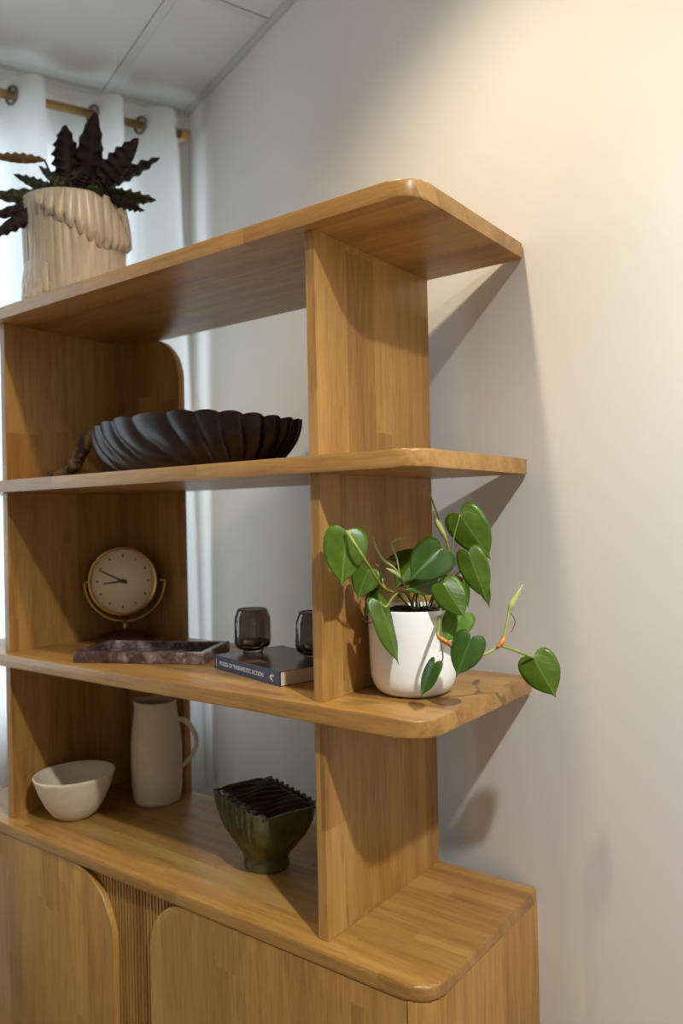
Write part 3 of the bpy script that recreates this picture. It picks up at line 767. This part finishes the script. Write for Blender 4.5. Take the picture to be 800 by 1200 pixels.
# ------------------------------------------------------------------ marble tray
fl = Vector((-.820, -.340, 0)); ux = Vector((.246, .121, 0)).normalized(); uy = Vector((-ux.y, ux.x, 0))
TLn, TWd, TH = .276, .150, .0225
tr = thing('marble_tray', 'low rectangular tray of dark red veined marble before the clock', 'tray', fl + ux*TLn/2 + uy*TWd/2 + ZV*Z3)
tb = lambda n, lo, hi: box(n, lo, hi, 'marble', tr, .0022, (ux, uy, ZV), Vector((0, 0, 0)))
tb('tray_floor', (-TLn/2+.014, -TWd/2+.014, 0), (TLn/2-.014, TWd/2-.014, .008))
rim_w = .015
tb('tray_rim', (-TLn/2, -TWd/2, 0), (TLn/2, -TWd/2+rim_w, TH)); tb('tray_rim', (-TLn/2, TWd/2-rim_w, 0), (TLn/2, TWd/2, TH))
tb('tray_rim', (-TLn/2, -TWd/2+rim_w-.001, 0), (-TLn/2+rim_w, TWd/2-rim_w+.001, TH)); tb('tray_rim', (TLn/2-rim_w, -TWd/2+rim_w-.001, 0), (TLn/2, TWd/2-rim_w+.001, TH))

# ------------------------------------------------------------------ book
bfl = Vector((-.531, -.231, 0)); bx = Vector((.213, -.058, 0)).normalized(); by = Vector((-bx.y, bx.x, 0)); BL, BW, BT = .221, .150, .0255
bk = thing('book', 'dark paperback book lying flat with navy spine under two glass holders', 'book', bfl + ZV*Z3)
fb = (bx, by, ZV); O0 = Vector((0, 0, 0))
box('page_block', (.0012, .0015, .0012), (BL-.0012, BW-.001, BT-.0012), 'pages', bk, 0, fb, O0)
box('front_cover', (0, 0, BT-.0012), (BL, BW, BT), 'cover', bk, .0003, fb, O0); box('back_cover', (0, 0, 0), (BL, BW, .0012), 'cover', bk, .0003, fb, O0)
spn = box('spine', (0, -.0012, 0), (BL, .0016, BT), 'spine', bk, .0005, fb, O0)
def text(body, size, x, z, wide, parent, mat, name, sx=1.0):
    cu_ = bpy.data.curves.new('t', 'FONT'); cu_.body = body; cu_.size = size; cu_.extrude = .0001; cu_.align_x = 'LEFT'; cu_.resolution_u = 2
    to = bpy.data.objects.new('t', cu_); COL.objects.link(to); bpy.context.view_layer.update()
    dg = bpy.context.evaluated_depsgraph_get(); me = bpy.data.meshes.new_from_object(to.evaluated_get(dg)); bpy.data.objects.remove(to)
    xs_ = [v.co.x for v in me.vertices]; k = wide/(max(xs_)-min(xs_))
    me.materials.clear(); me.materials.append(M[mat])
    for v in me.vertices: v.co = bx*(x+(v.co.x-min(xs_))*k) + ZV*(z+v.co.y) - by*(.00125+v.co.z)
    me.name = name; o = bpy.data.objects.new(name, me); COL.objects.link(o); o.parent = parent; return o
text('MODES OF THERAPEUTIC ACTION', .0112, .020, .0088, .150, spn, 'print', 'spine_title')
bm = bmesh.new()                                # publisher's mark: a bent wing with a tail
for poly in ([(.190, .0125), (.199, .0200), (.1975, .0150), (.196, .0128)], [(.190, .0125), (.196, .0122), (.2005, .0070), (.203, .0052), (.196, .0078)], [(.1985, .0150), (.2040, .0185), (.2015, .0135)]):
    bm.faces.new([bm.verts.new(bx*x + ZV*z - by*.00135) for x, z in poly])
bm_obj('publisher_mark', bm, 'print', spn)
bm = bmesh.new()
for zq in (.006, .0095, .013, .0165):
    bm.faces.new([bm.verts.new(bx*x + ZV*z - by*.00135) for x, z in ((.0065, zq), (.0095, zq), (.0095, zq+.0022), (.0065, zq+.0022))])
bm_obj('spine_small_print', bm, 'print', spn)

# ------------------------------------------------------------------ smoked glass tealight holders on the book
def holder(loc, label, tlabel):
    h = thing('candle_holder', label, 'candle holder', loc, 0, 'smoked glass holders on the book')
    H_ = .083; R = .0345
    out = [(0, 0), (.017, 0), (.0185, .001), (.020, .005), (.026, .008), (.0315, .013), (.0342, .021), (R, .032), (R, .058), (.0338, .067), (.0310, .075), (.0285, .080), (.0280, H_)]
    inn = [(.0262, H_), (.0265, .0795), (.0290, .0745), (.0316, .0665), (.0323, .058), (.0323, .032), (.032, .0235), (.029, .0165), (.023, .0125), (0, .0115)]
    lathe('glass_cup', out+inn, 'smoke', h, 56)
    tl = thing('tealight', tlabel, 'candle', Vector(loc)+ZV*.0122, 0, 'tealights in the glass holders')
    lathe('tin_cup', [(0, 0), (.0185, 0), (.019, .001), (.019, .014), (.0183, .014), (.0183, .0015), (0, .0015)], 'tin', tl, 32)
    lathe('wax', [(0, .0016), (.0181, .0016), (.0181, .0115), (0, .0115)], 'wax', tl, 32)
    tube('wick', [(0, 0, .011), (0.0006, 0, .017)], .0007, 'black', tl, 6)
holder((-.484, -.177, Z3+BT), 'smoked glass tealight holder standing on the book, in full view', 'white tealight inside the smoked glass holder that stands in full view')
holder((-.350, -.158, Z3+BT), 'smoked glass tealight holder on the book, half behind the wooden divider', 'white tealight inside the smoked glass holder half behind the divider')

# ------------------------------------------------------------------ jug, bowl, green vase on the cabinet
JC = Vector((-.879, -.085, ZC)); jg = thing('jug', 'tall matte cream stoneware jug with looped handle', 'jug', JC)
sa = math.atan2(-cr.y, -cr.x)
def spout(a, r, z):
    if z > .19:
        q = max(0, math.cos(a-sa))**6*(z-.19)/.04; return r*(1+.10*q), z+.003*q
    return r, z
autosmooth(lathe('jug_body', [(0, 0), (.046, 0), (.050, .002), (.0535, .010), (.0565, .04), (.0575, .08), (.0570, .12), (.0545, .16), (.0500, .19), (.0470, .208), (.0460, .220), (.0468, .228), (.0450, .2295), (.0435, .228), (.0430, .215), (.0440, .20), (.049, .17), (.052, .12), (.052, .05), (.046, .008), (0, .006)], 'cream', jg, 56, fn=spout), 60)
tube('handle', spline([cr*.046+ZV*.186, cr*.066+ZV*.182, cr*.085+ZV*.160, cr*.092+ZV*.133, cr*.084+ZV*.108, cr*.068+ZV*.088, cr*.054+ZV*.076], 7), [.0058, .0050, .0046], 'cream', jg, 12)
BC = Vector((-.955, -.250, ZC)); bo = thing('bowl', 'matte cream stoneware bowl with a slightly uneven rim', 'bowl', BC)
ta = math.atan2(cr.y, cr.x)
def tilt(a, r, z): return r*(1+.012*math.sin(2*a)), z*(1+.02*math.cos(a-ta))
lathe('bowl_body', [(0, 0), (.030, 0), (.034, .0015), (.047, .011), (.060, .030), (.073, .058), (.082, .084), (.0850, .0925), (.0840, .0955), (.0820, .0945), (.078, .080), (.068, .054), (.055, .030), (.038, .013), (0, .009)], 'cream', bo, 64, fn=tilt)
VC = Vector((-.448, -.190, ZC)); vx = Vector((.94, -.34, 0)).normalized(); vy = Vector((-vx.y, vx.x, 0))
vz = thing('pleated_vase', 'dark olive glazed vase of pleated folds narrowing to a foot', 'vase', VC)
VL, VW, VH, NP = .098, .058, .126, 9
def vase():
    bm = bmesh.new(); NS = 200; rings = []
    def section(h, shrink, zadd=0.0):
        f = h/VH; e = max(0, (f-.16)/.84)
        def ip(tab):
            for (a0, b0), (a1, b1) in zip(tab, tab[1:]):
                if f <= a1:
                    q = (f-a0)/(a1-a0); q = q*q*(3-2*q)*.5 + q*.5; return b0+(b1-b0)*q
            return tab[-1][1]
        hl = ip([(0, .0470), (.10, .0450), (.22, .0480), (.38, .0630), (.58, .0820), (.80, .0940), (1, .0980)])*shrink
        hw = ip([(0, .0420), (.12, .0400), (.26, .0430), (.45, .0510), (.75, .0570), (1, .0580)])*shrink
        out = []
        for i in range(NS):
            a = 2*PI*i/NS; ca, sa_ = math.cos(a), math.sin(a)
            p = 2 + 5*e
            k = (abs(ca)**p + abs(sa_)**p)**(-1/p)
            x, y = hl*k*ca, hw*k*sa_
            u = x/hl                                     # -1..1 along the row
            amp = (.0125 if sa_ < 0 else .0045)*min(1, e*1.8)*min(1, (1-abs(u))*12)
            w = abs(math.cos(u*PI*NP/2 + .45*math.sin(h*55+u*2)))**.7
            y += math.copysign(amp*(w-.5)*2, y)*(1 if abs(y) > hw*.5 else 0)
            top = f**3
            out.append(bm.verts.new(vx*x + vy*y + ZV*(h + zadd + .006*top*(w-.5) + .010*top*u*u*0)))
        return out
    hs = [0, .003, .010, .020, .026, .034, .044, .055, .066, .078, .090, .102, .113, .121, VH]
    for h in hs: rings.append(section(h, 1.0 if h > .001 else .96))
    rings.append(section(VH, .975)); rings.append(section(VH-.005, .965))
    for p, q in zip(rings, rings[1:]):
        for i in range(NS): bm.faces.new((p[i], p[(i+1) % NS], q[(i+1) % NS], q[i]))
    bm.faces.new(rings[0][::-1]); bm.faces.new(rings[-1])
    return bm
autosmooth(bm_obj('vase_body', vase(), 'olive', vz), 50)
# ridge walls between the slit-like mouths
for k in range(NP+1):
    u = -1 + 2*k/NP
    if abs(u) > .98: continue
    bm = bmesh.new(); g = []
    for i in range(15):
        q = -1+2*i/14; y = q*(VW*(1-abs(u)**7)**(1/7)-.008); x = u*VL*.965 + .004*math.sin(q*3+k*1.3)
        z = VH + .0022 - .002*q*q + .0012*math.sin(k*2+q*4)
        g.append([bm.verts.new(vx*(x+dx) + vy*y + ZV*zz) for dx, zz in ((-.0062, VH-.007), (-.0040, z-.0012), (0, z+.0012), (.0040, z-.0012), (.0062, VH-.007))])
    for a, b in zip(g, g[1:]):
        for j in range(4): bm.faces.new((a[j], a[j+1], b[j+1], b[j]))
    bm.faces.new(g[0]); bm.faces.new(g[-1][::-1])
    bm_obj('ridge', bm, 'oliveslit', vz, True)
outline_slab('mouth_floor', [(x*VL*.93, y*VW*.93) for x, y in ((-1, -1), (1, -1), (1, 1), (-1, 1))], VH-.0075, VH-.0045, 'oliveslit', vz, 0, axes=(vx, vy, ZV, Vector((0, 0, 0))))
